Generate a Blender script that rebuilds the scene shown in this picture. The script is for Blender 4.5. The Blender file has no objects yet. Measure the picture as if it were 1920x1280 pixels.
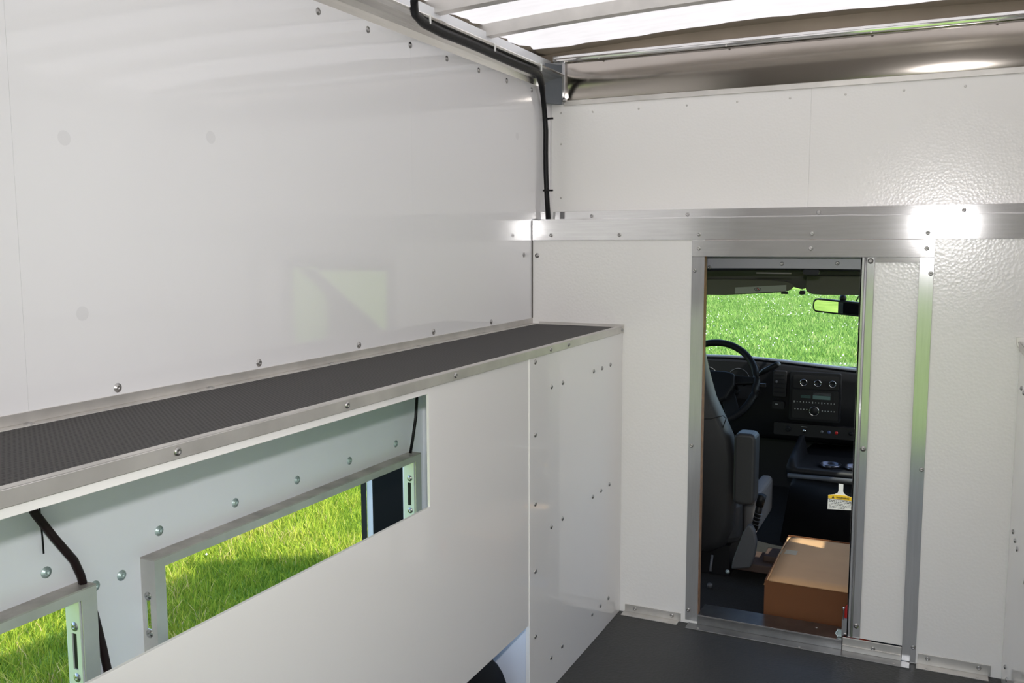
import bpy, bmesh, math, random
import numpy as np
from mathutils import Vector, Matrix
random.seed(4); rng = np.random.default_rng(4)
sc = bpy.context.scene
col = sc.collection
PI = math.pi

# ------------------------------------------------------------------ camera
CAM = Vector((.9855, -2.9584, 1.30))
yaw, pit, rol, F = .4438, .1085, -.0028, 1696.97
fw = Vector((-math.sin(yaw)*math.cos(pit), math.cos(yaw)*math.cos(pit), -math.sin(pit)))
rt = Vector((math.cos(yaw), math.sin(yaw), 0)); up = rt.cross(fw)
c_, s_ = math.cos(rol), math.sin(rol)
rt, up = c_*rt + s_*up, -s_*rt + c_*up
cd = bpy.data.cameras.new('camera'); cam = bpy.data.objects.new('camera', cd); col.objects.link(cam)
R = Matrix((rt, up, -fw)).transposed().to_4x4()
cam.matrix_world = Matrix.Translation(CAM) @ R
cd.sensor_width = 36; cd.lens = F/1920*36; cd.clip_start = .02; cd.clip_end = 500
sc.camera = cam

# ------------------------------------------------------------------ light
SUN = Vector((.965, -.29, .97)).normalized()
world = bpy.data.worlds.new('sky'); sc.world = world; world.use_nodes = True
wn = world.node_tree.nodes; wl = world.node_tree.links
sky = wn.new('ShaderNodeTexSky'); sky.sky_type = 'NISHITA'; sky.sun_disc = False
sky.sun_elevation = math.asin(SUN.z); sky.sun_rotation = math.atan2(SUN.x, SUN.y)
bg = wn['Background']; bg.inputs[1].default_value = .58
wl.new(sky.outputs[0], bg.inputs[0])
sd = bpy.data.lights.new('sun', 'SUN'); sd.energy = 8.0; sd.angle = math.radians(.53); sd.color = (1, .95, .86)
so = bpy.data.objects.new('sun', sd); col.objects.link(so)
so.rotation_mode = 'QUATERNION'; so.rotation_quaternion = SUN.to_track_quat('Z', 'Y'); so.location = (6, -2, 8)
# the photograph was taken with the camera's own pop-up flash, just above the lens
fd = bpy.data.lights.new('camera_flash', 'SPOT'); fd.energy = 80; fd.spot_size = math.radians(100); fd.spot_blend = 1.; fd.shadow_soft_size = .018; fd.color = (.985, .965, .965)
fo = bpy.data.objects.new('camera_flash', fd); col.objects.link(fo); fo.location = CAM + up*.10
fo.rotation_mode = 'QUATERNION'; fo.rotation_quaternion = (-fw).to_track_quat('Z', 'Y')
vs = sc.view_settings
vs.view_transform = 'Standard'; vs.look = 'None'; vs.gamma = 1; vs.use_curve_mapping = False
vs.exposure = 0.0

# ------------------------------------------------------------------ materials
def mat(name, base, rough=.5, metal=0., coat=0., coat_r=.05, bump=None, var=0., vscale=4., spec=.5, stretch=None, sheen=0.):
    m = bpy.data.materials.new(name); m.use_nodes = True
    nt = m.node_tree; b = nt.nodes['Principled BSDF']; L = nt.links.new
    b.inputs['Base Color'].default_value = (*base, 1); b.inputs['Roughness'].default_value = rough
    b.inputs['Metallic'].default_value = metal; b.inputs['Specular IOR Level'].default_value = spec
    b.inputs['Coat Weight'].default_value = coat; b.inputs['Coat Roughness'].default_value = coat_r
    b.inputs['Sheen Weight'].default_value = sheen
    tc = nt.nodes.new('ShaderNodeTexCoord'); out = tc.outputs['Object']
    if stretch:
        mp = nt.nodes.new('ShaderNodeMapping'); mp.inputs['Scale'].default_value = stretch
        L(out, mp.inputs[0]); out = mp.outputs[0]
    if var:
        n = nt.nodes.new('ShaderNodeTexNoise'); n.inputs['Scale'].default_value = vscale; n.inputs['Detail'].default_value = 5
        L(out, n.inputs['Vector'])
        r = nt.nodes.new('ShaderNodeValToRGB')
        r.color_ramp.elements[0].position = .3; r.color_ramp.elements[1].position = .7
        r.color_ramp.elements[0].color = (*[max(0, x*(1-var)) for x in base], 1)
        r.color_ramp.elements[1].color = (*[min(1, x*(1+var)) for x in base], 1)
        L(n.outputs[0], r.inputs[0]); L(r.outputs[0], b.inputs['Base Color'])
    if bump:
        kind, scale, st, dist = bump
        if kind == 'vor':
            t = nt.nodes.new('ShaderNodeTexVoronoi'); t.inputs['Scale'].default_value = scale; o = t.outputs['Distance']
        else:
            t = nt.nodes.new('ShaderNodeTexNoise'); t.inputs['Scale'].default_value = scale; t.inputs['Detail'].default_value = 3; o = t.outputs[0]
        L(out, t.inputs['Vector'])
        bp = nt.nodes.new('ShaderNodeBump'); bp.inputs['Strength'].default_value = st; bp.inputs['Distance'].default_value = dist
        L(o, bp.inputs['Height']); L(bp.outputs[0], b.inputs['Normal'])
        if coat: L(bp.outputs[0], b.inputs['Coat Normal'])
    return m
WALL = mat('gloss_white_liner', (.77, .765, .77), .45, coat=1., coat_r=.04, bump=('noise', 1.6, .05, .02))
BULK = mat('pebbled_white_panel', (.86, .845, .82), .22, bump=('vor', 120, .16, .0015))
CABP = mat('white_cabinet_panel', (.83, .815, .80), .42, coat=.9, coat_r=.03, bump=('noise', 1.8, .04, .02))
SKIN = mat('painted_steel_skin', (.82, .83, .89), .5, var=.02)
ALU = mat('brushed_aluminium', (.78, .775, .77), .078, .74, bump=('noise', 14, .03, .001), stretch=(3, 60, 60), var=.05, vscale=3)
ALUV = mat('brushed_aluminium_upright', (.50, .50, .505), .16, .55, bump=('noise', 14, .03, .001), stretch=(60, 60, 3), var=.05, vscale=3)
ALUY = mat('brushed_aluminium_rail', (.74, .72, .69), .26, 1., bump=('noise', 14, .10, .001), stretch=(60, 3, 60), var=.06, vscale=3)
MILL = mat('dull_mill_aluminium', (.62, .60, .57), .46, .75, var=.12, vscale=9)
DIRTY = mat('dirty_aluminium', (.50, .46, .43), .5, .55, var=.25, vscale=16)
POL = mat('polished_aluminium', (.42, .385, .345), .11, 1., bump=('noise', 1.6, .05, .02))
ZINC = mat('zinc_plated_steel', (.50, .60, .60), .42, .6)
GALV = mat('galvanised_plate', (.62, .66, .60), .45, .25, var=.05)
RIV = mat('rivet_steel', (.44, .43, .42), .32, 1.)
BLACK = mat('black_plastic', (.009, .009, .010), .45, spec=.25)
LOOM = mat('black_split_loom', (.006, .006, .007), .4, spec=.25, bump=('noise', 120, .3, .002))
WIRE = mat('dark_red_black_cable', (.014, .006, .007), .5, spec=.25)
RUB = mat('black_rubber', (.015, .015, .016), .7)
DASHM = mat('charcoal_dash_plastic', (.008, .0085, .010), .5, spec=.14, bump=('noise', 300, .2, .001))
DASHT = mat('sky_lit_dash_pad', (.05, .055, .065), .42)  # paler bluish tone puts the sky highlight into the pad colour
SEATM = mat('dark_grey_vinyl', (.030, .0305, .032), .5, bump=('noise', 260, .25, .001))
SEATL = mat('mid_grey_plastic', (.08, .083, .09), .5)
CARP = mat('black_cab_carpet', (.010, .010, .010), .9, bump=('noise', 200, .5, .004))
LINER = mat('grey_headliner', (.10, .095, .085), .85)
VIS = mat('taupe_visor_vinyl', (.105, .10, .085), .7)
PAINTG = mat('lavender_grey_paint', (.46, .46, .50), .4)
CARD = mat('corrugated_cardboard', (.56, .33, .165), .75, var=.07, vscale=6)
CARDE = mat('shaded_cardboard_side', (.15, .055, .016), .8, var=.06, vscale=6)  # darker copy of the cardboard, with the box sides' shade in the colour
TAPE = mat('clear_tape', (.46, .38, .26), .5)
PLY = mat('plywood_edge', (.30, .16, .08), .7, var=.3, vscale=40)
RED = mat('red_paint', (.55, .02, .02), .4)
TAGW = mat('white_tag_card', (.82, .82, .80), .5)
TAGY = mat('yellow_tag_band', (.85, .55, .03), .5)
INK = mat('black_ink', (.02, .02, .02), .6)
CHROME = mat('chrome', (.8, .8, .8), .12, 1.)
MIRR = mat('mirror_glass', (.85, .86, .86), .01, 1.)
LCD = mat('green_grey_display', (.10, .16, .145), .25)
BLUEB = mat('blue_button', (.05, .08, .22), .4)
WPAINT = mat('white_body_paint', (.78, .80, .82), .3, coat=.5)
VISL = mat('visor_label_print', (.32, .33, .31), .5)
SPOT = mat('covered_stud', (.70, .695, .70), .45, coat=1., coat_r=.04)
FLOWER = mat('white_clover', (.85, .85, .78), .8)

# floor: grey rubber
FLOORM = mat('grey_rubber_floor', (.036, .036, .035), .55, bump=('vor', 110, .35, .002), var=.14, vscale=2.5)
# shelf mat: diagonal woven ribs
def mat_shelf():
    m = bpy.data.materials.new('ribbed_shelf_mat'); m.use_nodes = True
    nt = m.node_tree; b = nt.nodes['Principled BSDF']; L = nt.links.new
    tc = nt.nodes.new('ShaderNodeTexCoord')
    mp = nt.nodes.new('ShaderNodeMapping'); mp.inputs['Rotation'].default_value = (0, 0, .62)
    L(tc.outputs['Object'], mp.inputs[0])
    ws = []
    for d in ('X', 'Y'):
        w = nt.nodes.new('ShaderNodeTexWave'); w.bands_direction = d; w.inputs['Scale'].default_value = 46
        L(mp.outputs[0], w.inputs['Vector']); ws.append(w)
    mx = nt.nodes.new('ShaderNodeMath'); mx.operation = 'MULTIPLY'
    L(ws[0].outputs['Fac'], mx.inputs[0]); L(ws[1].outputs['Fac'], mx.inputs[1])
    r = nt.nodes.new('ShaderNodeValToRGB')
    r.color_ramp.elements[0].color = (.036, .032, .030, 1); r.color_ramp.elements[1].color = (.009, .0085, .0085, 1)
    r.color_ramp.elements[1].position = .55
    L(mx.outputs[0], r.inputs[0]); L(r.outputs[0], b.inputs['Base Color'])
    bp = nt.nodes.new('ShaderNodeBump'); bp.invert = True; bp.inputs['Strength'].default_value = .6; bp.inputs['Distance'].default_value = .002
    L(mx.outputs[0], bp.inputs['Height']); L(bp.outputs[0], b.inputs['Normal'])
    b.inputs['Roughness'].default_value = .6
    return m
SHELFM = mat_shelf()
# translucent fibreglass
def mat_trans(name, c_t, c_d, fac, nscale=6., grain=.06):
    m = bpy.data.materials.new(name); m.use_nodes = True
    nt = m.node_tree; nt.nodes.clear(); L = nt.links.new
    o = nt.nodes.new('ShaderNodeOutputMaterial'); mx = nt.nodes.new('ShaderNodeMixShader'); mx.inputs[0].default_value = fac
    t = nt.nodes.new('ShaderNodeBsdfTranslucent'); d = nt.nodes.new('ShaderNodeBsdfDiffuse')
    d.inputs[0].default_value = (*c_d, 1)
    tc = nt.nodes.new('ShaderNodeTexCoord'); mp = nt.nodes.new('ShaderNodeMapping'); mp.inputs['Scale'].default_value = (1, 3, 1)
    n = nt.nodes.new('ShaderNodeTexNoise'); n.inputs['Scale'].default_value = nscale; n.inputs['Detail'].default_value = 8
    L(tc.outputs['Object'], mp.inputs[0]); L(mp.outputs[0], n.inputs['Vector'])
    r = nt.nodes.new('ShaderNodeValToRGB'); r.color_ramp.elements[0].position = .35; r.color_ramp.elements[1].position = .65
    r.color_ramp.elements[0].color = (*[x*(1-grain) for x in c_t], 1); r.color_ramp.elements[1].color = (*[min(1, x*(1+grain)) for x in c_t], 1)
    L(n.outputs[0], r.inputs[0]); L(r.outputs[0], t.inputs[0])
    L(t.outputs[0], mx.inputs[1]); L(d.outputs[0], mx.inputs[2]); L(mx.outputs[0], o.inputs[0])
    return m
ROOFM = mat_trans('translucent_fibreglass_roof', (.425, .38, .333), (.70, .67, .62), .25, 9., .05)
FLANGE = mat_trans('resin_soaked_edge', (.10, .08, .055), (.42, .38, .32), .5, 5., .2)
# window glass: see-through with a Fresnel sheen
def mat_glass():
    m = bpy.data.materials.new('window_glass'); m.use_nodes = True
    nt = m.node_tree; nt.nodes.clear(); L = nt.links.new
    o = nt.nodes.new('ShaderNodeOutputMaterial'); mx = nt.nodes.new('ShaderNodeMixShader')
    t = nt.nodes.new('ShaderNodeBsdfTransparent'); t.inputs[0].default_value = (.93, .96, .94, 1)
    g = nt.nodes.new('ShaderNodeBsdfGlossy'); g.inputs['Roughness'].default_value = .01
    f = nt.nodes.new('ShaderNodeFresnel'); f.inputs[0].default_value = 1.25
    L(f.outputs[0], mx.inputs[0]); L(t.outputs[0], mx.inputs[1]); L(g.outputs[0], mx.inputs[2]); L(mx.outputs[0], o.inputs[0])
    return m
GLASS = mat_glass()
# grass
def mat_grass(name, stops, attr=True):
    m = bpy.data.materials.new(name); m.use_nodes = True
    nt = m.node_tree; nt.nodes.clear(); L = nt.links.new
    o = nt.nodes.new('ShaderNodeOutputMaterial')
    r = nt.nodes.new('ShaderNodeValToRGB'); e = r.color_ramp.elements
    while len(e) < len(stops): e.new(.5)
    for k, (p, c) in enumerate(stops): e[k].position = p; e[k].color = (*c, 1)
    d = nt.nodes.new('ShaderNodeBsdfDiffuse')
    if attr:
        a = nt.nodes.new('ShaderNodeAttribute'); a.attribute_name = 'tone'; L(a.outputs['Fac'], r.inputs[0])
        t = nt.nodes.new('ShaderNodeBsdfTranslucent'); mx = nt.nodes.new('ShaderNodeMixShader'); mx.inputs[0].default_value = .35
        L(r.outputs[0], d.inputs[0]); L(r.outputs[0], t.inputs[0]); L(d.outputs[0], mx.inputs[1]); L(t.outputs[0], mx.inputs[2]); L(mx.outputs[0], o.inputs[0])
    else:
        g = nt.nodes.new('ShaderNodeNewGeometry'); n = nt.nodes.new('ShaderNodeTexNoise'); n.inputs['Scale'].default_value = 1.1; n.inputs['Detail'].default_value = 12; n.inputs['Roughness'].default_value = .75
        L(g.outputs['Position'], n.inputs['Vector']); L(n.outputs[0], r.inputs[0]); L(r.outputs[0], d.inputs[0]); L(d.outputs[0], o.inputs[0])
    return m
GROUND = mat_grass('lawn_ground', [(.30, (.10, .18, .03)), (.5, (.20, .31, .06)), (.72, (.32, .42, .10))], False)
BLADE2 = mat_grass('hazy_lawn_blades', [(0, (.10, .21, .04)), (.45, (.21, .35, .08)), (.8, (.31, .44, .12)), (1, (.44, .47, .2))])  # bluer and less yellow: windshield haze is put into the blade colour
BLADE = mat_grass('grass_blades', [(0, (.10, .20, .022)), (.45, (.28, .385, .04)), (.8, (.47, .49, .07)), (1, (.64, .50, .24))])

# ------------------------------------------------------------------ mesh helpers
WORLD = {}
class M:
    def __init__(s): s.v = []; s.f = []
    def box(s, x0, x1, y0, y1, z0, z1):
        n = len(s.v)
        s.v += [(x, y, z) for z in (z0, z1) for y in (y0, y1) for x in (x0, x1)]
        s.f += [tuple(n+i for i in q) for q in ((0, 2, 3, 1), (4, 5, 7, 6), (0, 1, 5, 4), (2, 6, 7, 3), (0, 4, 6, 2), (1, 3, 7, 5))]
        return s
    def prism(s, pts, axis, a0, a1):
        n = len(s.v); k = len(pts)
        mk = {'x': lambda p, a: (a, p[0], p[1]), 'y': lambda p, a: (p[0], a, p[1]), 'z': lambda p, a: (p[0], p[1], a)}[axis]
        s.v += [mk(p, a0) for p in pts] + [mk(p, a1) for p in pts]
        s.f += [tuple(range(n, n+k)), tuple(range(n+2*k-1, n+k-1, -1))]
        s.f += [(n+i, n+(i+1) % k, n+k+(i+1) % k, n+k+i) for i in range(k)]
        return s
    def tube(s, path, r, n=10, closed=False):
        P = [Vector(p) for p in path]; rings = []
        ref = Vector((0, 0, 1))
        for i, p in enumerate(P):
            if closed: d = P[(i+1) % len(P)] - P[i-1]
            else: d = P[min(i+1, len(P)-1)] - P[max(i-1, 0)]
            d.normalize()
            a = d.cross(ref)
            if a.length < .2: a = d.cross(Vector((0, 1, 0)))
            a.normalize(); b = d.cross(a)
            rr = r[i] if isinstance(r, (list, tuple)) else r
            st = len(s.v); rings.append(st)
            for k in range(n):
                t = 2*PI*k/n; s.v.append(tuple(p + a*math.cos(t)*rr + b*math.sin(t)*rr))
        m = len(P)
        for i in range(m if closed else m-1):
            A = rings[i]; B = rings[(i+1) % m]
            s.f += [(A+k, A+(k+1) % n, B+(k+1) % n, B+k) for k in range(n)]
        if not closed:
            s.f.append(tuple(range(rings[0], rings[0]+n))); s.f.append(tuple(range(rings[-1]+n-1, rings[-1]-1, -1)))
        return s
    def lathe(s, prof, o, ax, n=16):
        o = Vector(o); ax = Vector(ax).normalized()
        a = ax.cross(Vector((0, 0, 1)))
        if a.length < .2: a = ax.cross(Vector((0, 1, 0)))
        a.normalize(); b = ax.cross(a); rings = []
        for r, h in prof:
            st = len(s.v); rings.append(st)
            for k in range(n):
                t = 2*PI*k/n; s.v.append(tuple(o + ax*h + a*math.cos(t)*max(r, 1e-5) + b*math.sin(t)*max(r, 1e-5)))
        for A, B in zip(rings, rings[1:]):
            s.f += [(A+k, A+(k+1) % n, B+(k+1) % n, B+k) for k in range(n)]
        s.f.append(tuple(range(rings[0], rings[0]+n))); s.f.append(tuple(range(rings[-1]+n-1, rings[-1]-1, -1)))
        return s
    def loft(s, secs):
        k = len(secs[0]); n = len(s.v)
        for q in secs: s.v += [tuple(p) for p in q]
        for i in range(len(secs)-1):
            A = n+i*k; B = A+k
            s.f += [(A+j, A+(j+1) % k, B+(j+1) % k, B+j) for j in range(k)]
        s.f.append(tuple(range(n, n+k))); e = n+(len(secs)-1)*k; s.f.append(tuple(range(e+k-1, e-1, -1)))
        return s
    def sheet(s, grid):
        n = len(s.v); h = len(grid); w = len(grid[0])
        for row in grid: s.v += [tuple(p) for p in row]
        s.f += [(n+i*w+j, n+i*w+j+1, n+(i+1)*w+j+1, n+(i+1)*w+j) for i in range(h-1) for j in range(w-1)]
        return s
    def xf(s, mtx):
        s.v = [tuple(mtx @ Vector(p)) for p in s.v]; return s
    def mesh(s, name, m, smooth=False, recalc=True):
        me = bpy.data.meshes.new(name); me.from_pydata(s.v, [], s.f); me.update()
        if recalc:
            b = bmesh.new(); b.from_mesh(me); bmesh.ops.recalc_face_normals(b, faces=b.faces[:]); b.to_mesh(me); b.free()
        if smooth: me.polygons.foreach_set('use_smooth', [True]*len(me.polygons))
        me.materials.append(m)
        return me
    def obj(s, name, m, parent=None, smooth=False, bevel=0, seg=2, recalc=True, sub=0):
        o = bpy.data.objects.new(name, s.mesh(name, m, smooth, recalc)); col.objects.link(o)
        adopt(o, parent)
        if bevel:
            b = o.modifiers.new('bevel', 'BEVEL'); b.width = bevel; b.segments = seg; b.limit_method = 'ANGLE'; b.angle_limit = .6
        if sub:
            b = o.modifiers.new('sub', 'SUBSURF'); b.levels = sub; b.render_levels = sub
        return o
def adopt(o, parent):
    if parent is None: return
    o.parent = parent
    o.matrix_parent_inverse = Matrix.Translation(-WORLD.get(parent.name, Vector((0, 0, 0))))
def thing(name, label, cat, loc=(0, 0, 0), group=None, kind=None):
    o = bpy.data.objects.new(name, None); col.objects.link(o); o.location = loc; o.empty_display_size = .05
    WORLD[o.name] = Vector(loc)
    return tag(o, label, cat, group, kind)
def tag(o, label, cat, group=None, kind=None):
    o['label'] = label; o['category'] = cat
    if group: o['group'] = group
    if kind: o['kind'] = kind
    return o
def S(o, label, cat): return tag(o, label, cat, kind='structure')
def B(*a): return M().box(*a)
def rrect(x0, x1, z0, z1, r, n=5):
    p = []
    for cx, cz, a in ((x1-r, z1-r, 0), (x0+r, z1-r, 90), (x0+r, z0+r, 180), (x1-r, z0+r, 270)):
        for k in range(n+1):
            t = math.radians(a+90*k/n); p.append((cx+r*math.cos(t), cz+r*math.sin(t)))
    return p
# fasteners: shared meshes, local +z is the way the head faces
POP = M().lathe([(.0068, 0), (.0066, .0012), (.005, .0030), (.0028, .0036), (.0024, .0018), (.0, .0018)], (0, 0, 0), (0, 0, 1), 12).mesh('rivet', RIV, True)
BIG = M().lathe([(.0105, 0), (.0103, .0010), (.0062, .0014), (.0058, .0034), (.0030, .0040), (.0026, .0020), (0, .0020)], (0, 0, 0), (0, 0, 1), 14).mesh('washer_rivet', ZINC, True)
FLAT = M().lathe([(.0086, 0), (.0084, .0008), (.0050, .0012), (.0045, .0026), (.0022, .0028), (.0018, .001), (0, .001)], (0, 0, 0), (0, 0, 1), 14).mesh('flat_rivet', RIV, True)
TINY = M().lathe([(.0040, 0), (.0038, .0006), (.0018, .0010), (0, .0010)], (0, 0, 0), (0, 0, 1), 10).mesh('small_rivet', MILL, True)
STUD = M().lathe([(.0125, 0), (.0125, .00008), (0, .00008)], (0, 0, 0), (0, 0, 1), 20).mesh('covered_stud', SPOT)
DIRQ = {'+x': Vector((1, 0, 0)), '-x': Vector((-1, 0, 0)), '-y': Vector((0, -1, 0)), '+z': Vector((0, 0, 1)), '+y': Vector((0, 1, 0))}
def rivet(parent, loc, d, me=POP, name='rivet'):
    o = bpy.data.objects.new(name, me); col.objects.link(o)
    o.rotation_mode = 'QUATERNION'; o.rotation_quaternion = DIRQ[d].to_track_quat('Z', 'Y'); o.location = loc
    adopt(o, parent); return o

# ------------------------------------------------------------------ dimensions (metres)
XL, XR = -.341, 1.541        # inner faces of the upper side walls
YB = -3.30                   # rear end of the body
XO, XF = -.40, -.362         # outer skin of the compartments, face of the hatch frames
ZR0, ZR1, ZH = 1.308, 1.380, 1.254
XD0, XC = .2786, 1.195
YU = .17
def roofz(x): return 1.985 + .035*(1-((x-.6)/.98)**2)

# ------------------------------------------------------------------ ground outdoors
S(M().sheet([[(x, y, -.75) for x in (-70, -20, -8, 0, 8, 20, 70)] for y in (-70, -20, 0, 20, 80)]).obj('ground', GROUND, recalc=False),
  'wide green lawn around the truck', 'ground')

# ------------------------------------------------------------------ cargo floor
fl = B(XL, XR, YB, .0, -.03, 0).obj('floor', FLOORM)
S(fl, 'dark grey rubber cargo floor', 'floor')

# ------------------------------------------------------------------ left upper wall
wl_ = B(-.43, XL-.004, YB, .20, 1.0, 1.96).obj('wall_left', WPAINT)
S(wl_, 'glossy white upper left side wall of the cargo body', 'wall')
g = .0002
for a, b in ((YB, -1.99), (-1.99, -.803)):
    B(XL-.004, XL, a+g, b-(g if a == YB else 0), 1.0, 1.86).obj('panel', WALL, wl_)
M().prism([(-.803, 1.0), (0, 1.0), (0, 1.385), (YU, 1.385), (YU, 1.86), (-.803+g*2, 1.86), (-.803+g, 1.76)], 'x', XL-.004, XL).obj('panel', WALL, wl_)
for k in range(-10, 7): rivet(wl_, (XL, -.003+.2*(k-6), 1.831), '+x', FLAT)
for k in range(-3, 5): rivet(wl_, (XL, -.326-.372*(4-k), 1.044), '+x', FLAT)
rivet(wl_, (XL, -.07, 1.258), '+x', FLAT)
B(XL, XL+.0035, -.0035, -.0002, 1.033, 1.378).obj('corner_joint', mat('dark_gap_shade', (.10, .09, .08), .7), wl_)  # dark strip painted in for the shade of the open corner gap
for z in (1.465, 1.652): rivet(wl_, (XL, .122, z), '+x', TINY)
for y, z in ((-1.896, 1.475), (-1.56, 1.51), (-.122, 1.66), (-1.879, 1.182), (-2.3, 1.44)): rivet(wl_, (XL, y, z), '+x', STUD, 'covered_stud')

# right upper wall
wr_ = B(XR, 1.63, YB, .20, 1.0, 1.96).obj('wall_right', WALL)
S(wr_, 'white upper right side wall of the cargo body', 'wall')

# ------------------------------------------------------------------ bulkhead
wf = M().box(XL, XD0, .004, .034, 0, ZR1).box(XD0, .935, .004, .034, ZH, ZR1).box(.935, XR, .004, .034, 0, ZR1).obj('wall_front', PLY)
S(wf, 'white pebbled bulkhead between cargo area and cab', 'wall')
M().box(XL, XD0, .034, .038, 0, ZR1).box(XD0, .935, .034, .038, ZH, ZR1).box(.935, XR, .034, .038, 0, ZR1).obj('cab_lining', BLACK, wf)
B(XL+.001, XD0-.001, 0, .004, 0, ZR0+.02).obj('panel', BULK, wf)
B(.935, XC+.33, 0, .004, 0, ZR0+.02).obj('panel', BULK, wf)
rivet(wf, (-.321, 0, 1.255), '-y', FLAT)
# recessed upper part
wu = M().box(-.43, 1.63, .19, .22, 1.38, 1.955).box(XL, XR, YU+.004, .19, 1.38, 1.805).box(XL, XR, .034, YU+.004, 1.34, 1.38).obj('wall_front_upper', WPAINT)
S(wu, 'white recessed panel wall above the bulkhead rail', 'wall')
B(XL+.001, .575-g, YU, YU+.004, 1.385, 1.80).obj('panel', BULK, wu)
B(.575+g, XR, YU, YU+.004, 1.385, 1.80).obj('panel', BULK, wu)
M().prism([(x, roofz(x)-.004) for x in np.linspace(-.43, 1.63, 15)]+[(1.63, 1.955), (-.43, 1.955)], 'y', .175, .22).obj('roof_closure', mat('brown_resin', (.34, .28, .22), .7, var=.15), wu)
for k in range(10): rivet(wu, (-.177+.1713*k, YU, 1.768), '-y', TINY)
for z in (1.464, 1.659, 1.771): rivet(wu, (-.30, YU, z), '-y', TINY)

ntrim = [0]
def trim(m, mt, label, riv=(), d='-y', me=POP, bevel=.0006):
    ntrim[0] += 1
    o = m.obj('trim_%d' % ntrim[0], mt, bevel=bevel, seg=1); S(o, label, 'trim')
    for p in riv: rivet(o, p, d, me)
    return o
trim(B(XL+.002, XR, -.003, 0, ZR0, ZR1), ALU, 'wide brushed aluminium rail across the bulkhead', [(x, -.003, 1.326) for x in (-.266, -.014, .259, .613, .94, 1.27)])
trim(B(.2365, .9611, -.005, -.0, ZH, ZR0-.001), ALU, 'aluminium header strip over the cab doorway', [(x, -.005, 1.280) for x in (.26, .611, .939)])
trim(B(.2365, XD0, -.003, 0, .012, ZH-.0005), ALUV, 'upright aluminium strip on the left of the doorway', [(.247, -.003, z) for z in (1.208, .621, .048)])
trim(B(.9211, .9611, -.003, 0, .004, ZH-.0005), ALUV, 'upright aluminium strip right of the sliding door panel', [(.953, -.003, z) for z in (1.206, .614, .052)])
trim(M().box(-.33, XR, YU-.003, YU, 1.382, 1.414).box(-.33, XR, .04, YU, 1.3805, 1.3835), ALU, 'narrow aluminium angle at the foot of the recessed upper panel', [(x, YU-.003, 1.396) for x in (-.178, .176, .61, 1.035)])
trim(B(-.29, XR, YU-.004, YU, 1.795, 1.813), MILL, 'thin aluminium strip under the polished front cove')
# threshold
th = trim(M().box(.248, .945, -.048, 0, 0, .003).box(XD0+.0005, .745, -.003, 0, .003, .033).box(XD0+.0005, .745, -.003, .10, .033, .036), mat('worn_sill_metal', (.30, .30, .30), .34, .95, var=.2, vscale=12),
          'aluminium threshold plate in the cab doorway', [(.29, -.035, .003), (.62, -.04, .003), (.9, -.035, .003), (.66, .06, .036)], '+z', TINY)
trim(M().box(.747, .9205, -.006, -.0, .003, .046).box(.747, .9205, -.010, -.006, .020, .023), MILL, 'short aluminium trim under the sliding door panel', [(.838, -.006, .026)])
# floor brackets
def bracket(x0, x1, h, label, rv):
    t = thing('angle_bracket', label, 'bracket', ((x0+x1)/2, -.02, 0), 'angle brackets bolted to floor and bulkhead')
    B(x0, x1, -.003, 0, .003, h).obj('upright_leg', MILL, t, bevel=.0006, seg=1)
    B(x0-.004, x1-.006, -.036, 0, 0, .003).obj('floor_leg', MILL, t, bevel=.0006, seg=1)
    for x in rv: rivet(t, (x, -.003, h-.013), '-y'); rivet(t, (x-.004, -.026, .003), '+z', TINY)
bracket(.02, .221, .030, 'aluminium angle bracket on the floor left of the cab doorway', (.058, .19))
bracket(.967, 1.167, .036, 'aluminium angle bracket on the floor right of the cab doorway', (.995, 1.135))

# ------------------------------------------------------------------ sliding door
dr = B(.797, .934, .010, .034, .046, ZH).obj('door_1', BULK); S(dr, 'white sliding cab door slid open into its pocket', 'door')
M().box(.757, .797, .004, .008, .046, ZH).box(.757, .762, .004, .038, .046, ZH).box(.757, .797, .034, .038, .046, ZH).obj('edge_channel', ALUV, dr, bevel=.0008)
M().tube([(.7715, .004, .050), (.7715, .004, ZH)], .0042, 8).obj('channel_bead', ALUV, dr, True)
B(.798, .9205, .004, .010, ZH-.016, ZH-.001).obj('top_track', ALU, dr)
for z in (1.242, .66, .087): rivet(dr, (.785, .004, z), '-y', FLAT, 'screw')
lt = M().box(.742, .757, .012, .022, .045, .10).tube([(.746, .01, .10), (.746, .01, .135)], .0025, 8).obj('latch', CHROME, dr)
M().lathe([(.0035, 0), (.0045, .003), (.0035, .007), (0, .008)], (.746, .01, .133), (0, 0, 1), 10).obj('latch_knob', CHROME, lt, True)
M().box(.728, .742, .016, .024, .038, .06).tube([(.730, .012, .06), (.724, .008, .05), (.732, .004, .042)], .002, 6).obj('latch_keeper', ZINC, lt)

# ------------------------------------------------------------------ front cove and roof
prof = [(.1885, 1.811)]
for z, deg in ((1.8155, 12.6), (1.820, 11.0), (1.826, 10.2), (1.834, 8.8), (1.845, 7.2), (1.86, 6.0), (1.875, 5.2), (1.885, 4.4), (1.90, 2.4), (1.915, 1.0), (1.952, .0)):
    prof.append((prof[-1][0]-(z-prof[-1][1])*math.tan(math.radians(deg)), z))
cove = M().sheet([[(x, y, z) for x in np.linspace(-.287, XR, 16)] for y, z in prof]).obj('trim_cove', POL, smooth=True, recalc=False)
S(cove, 'polished aluminium cove along the front edge of the roof', 'trim')
B(-.297, -.285, .165, .19, 1.80, 1.952).obj('end_flange', ALUV, cove, bevel=.002)
M().prism([(-.336, .100), (-.297, .166), (-.300, .170), (-.340, .115)], 'z', 1.80, 1.94).obj('corner_gusset', mat('dark_grey_gusset', (.12, .135, .15), .4), cove)
rivet(cove, (-.287, .164, 1.815), '-y', FLAT)
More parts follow.
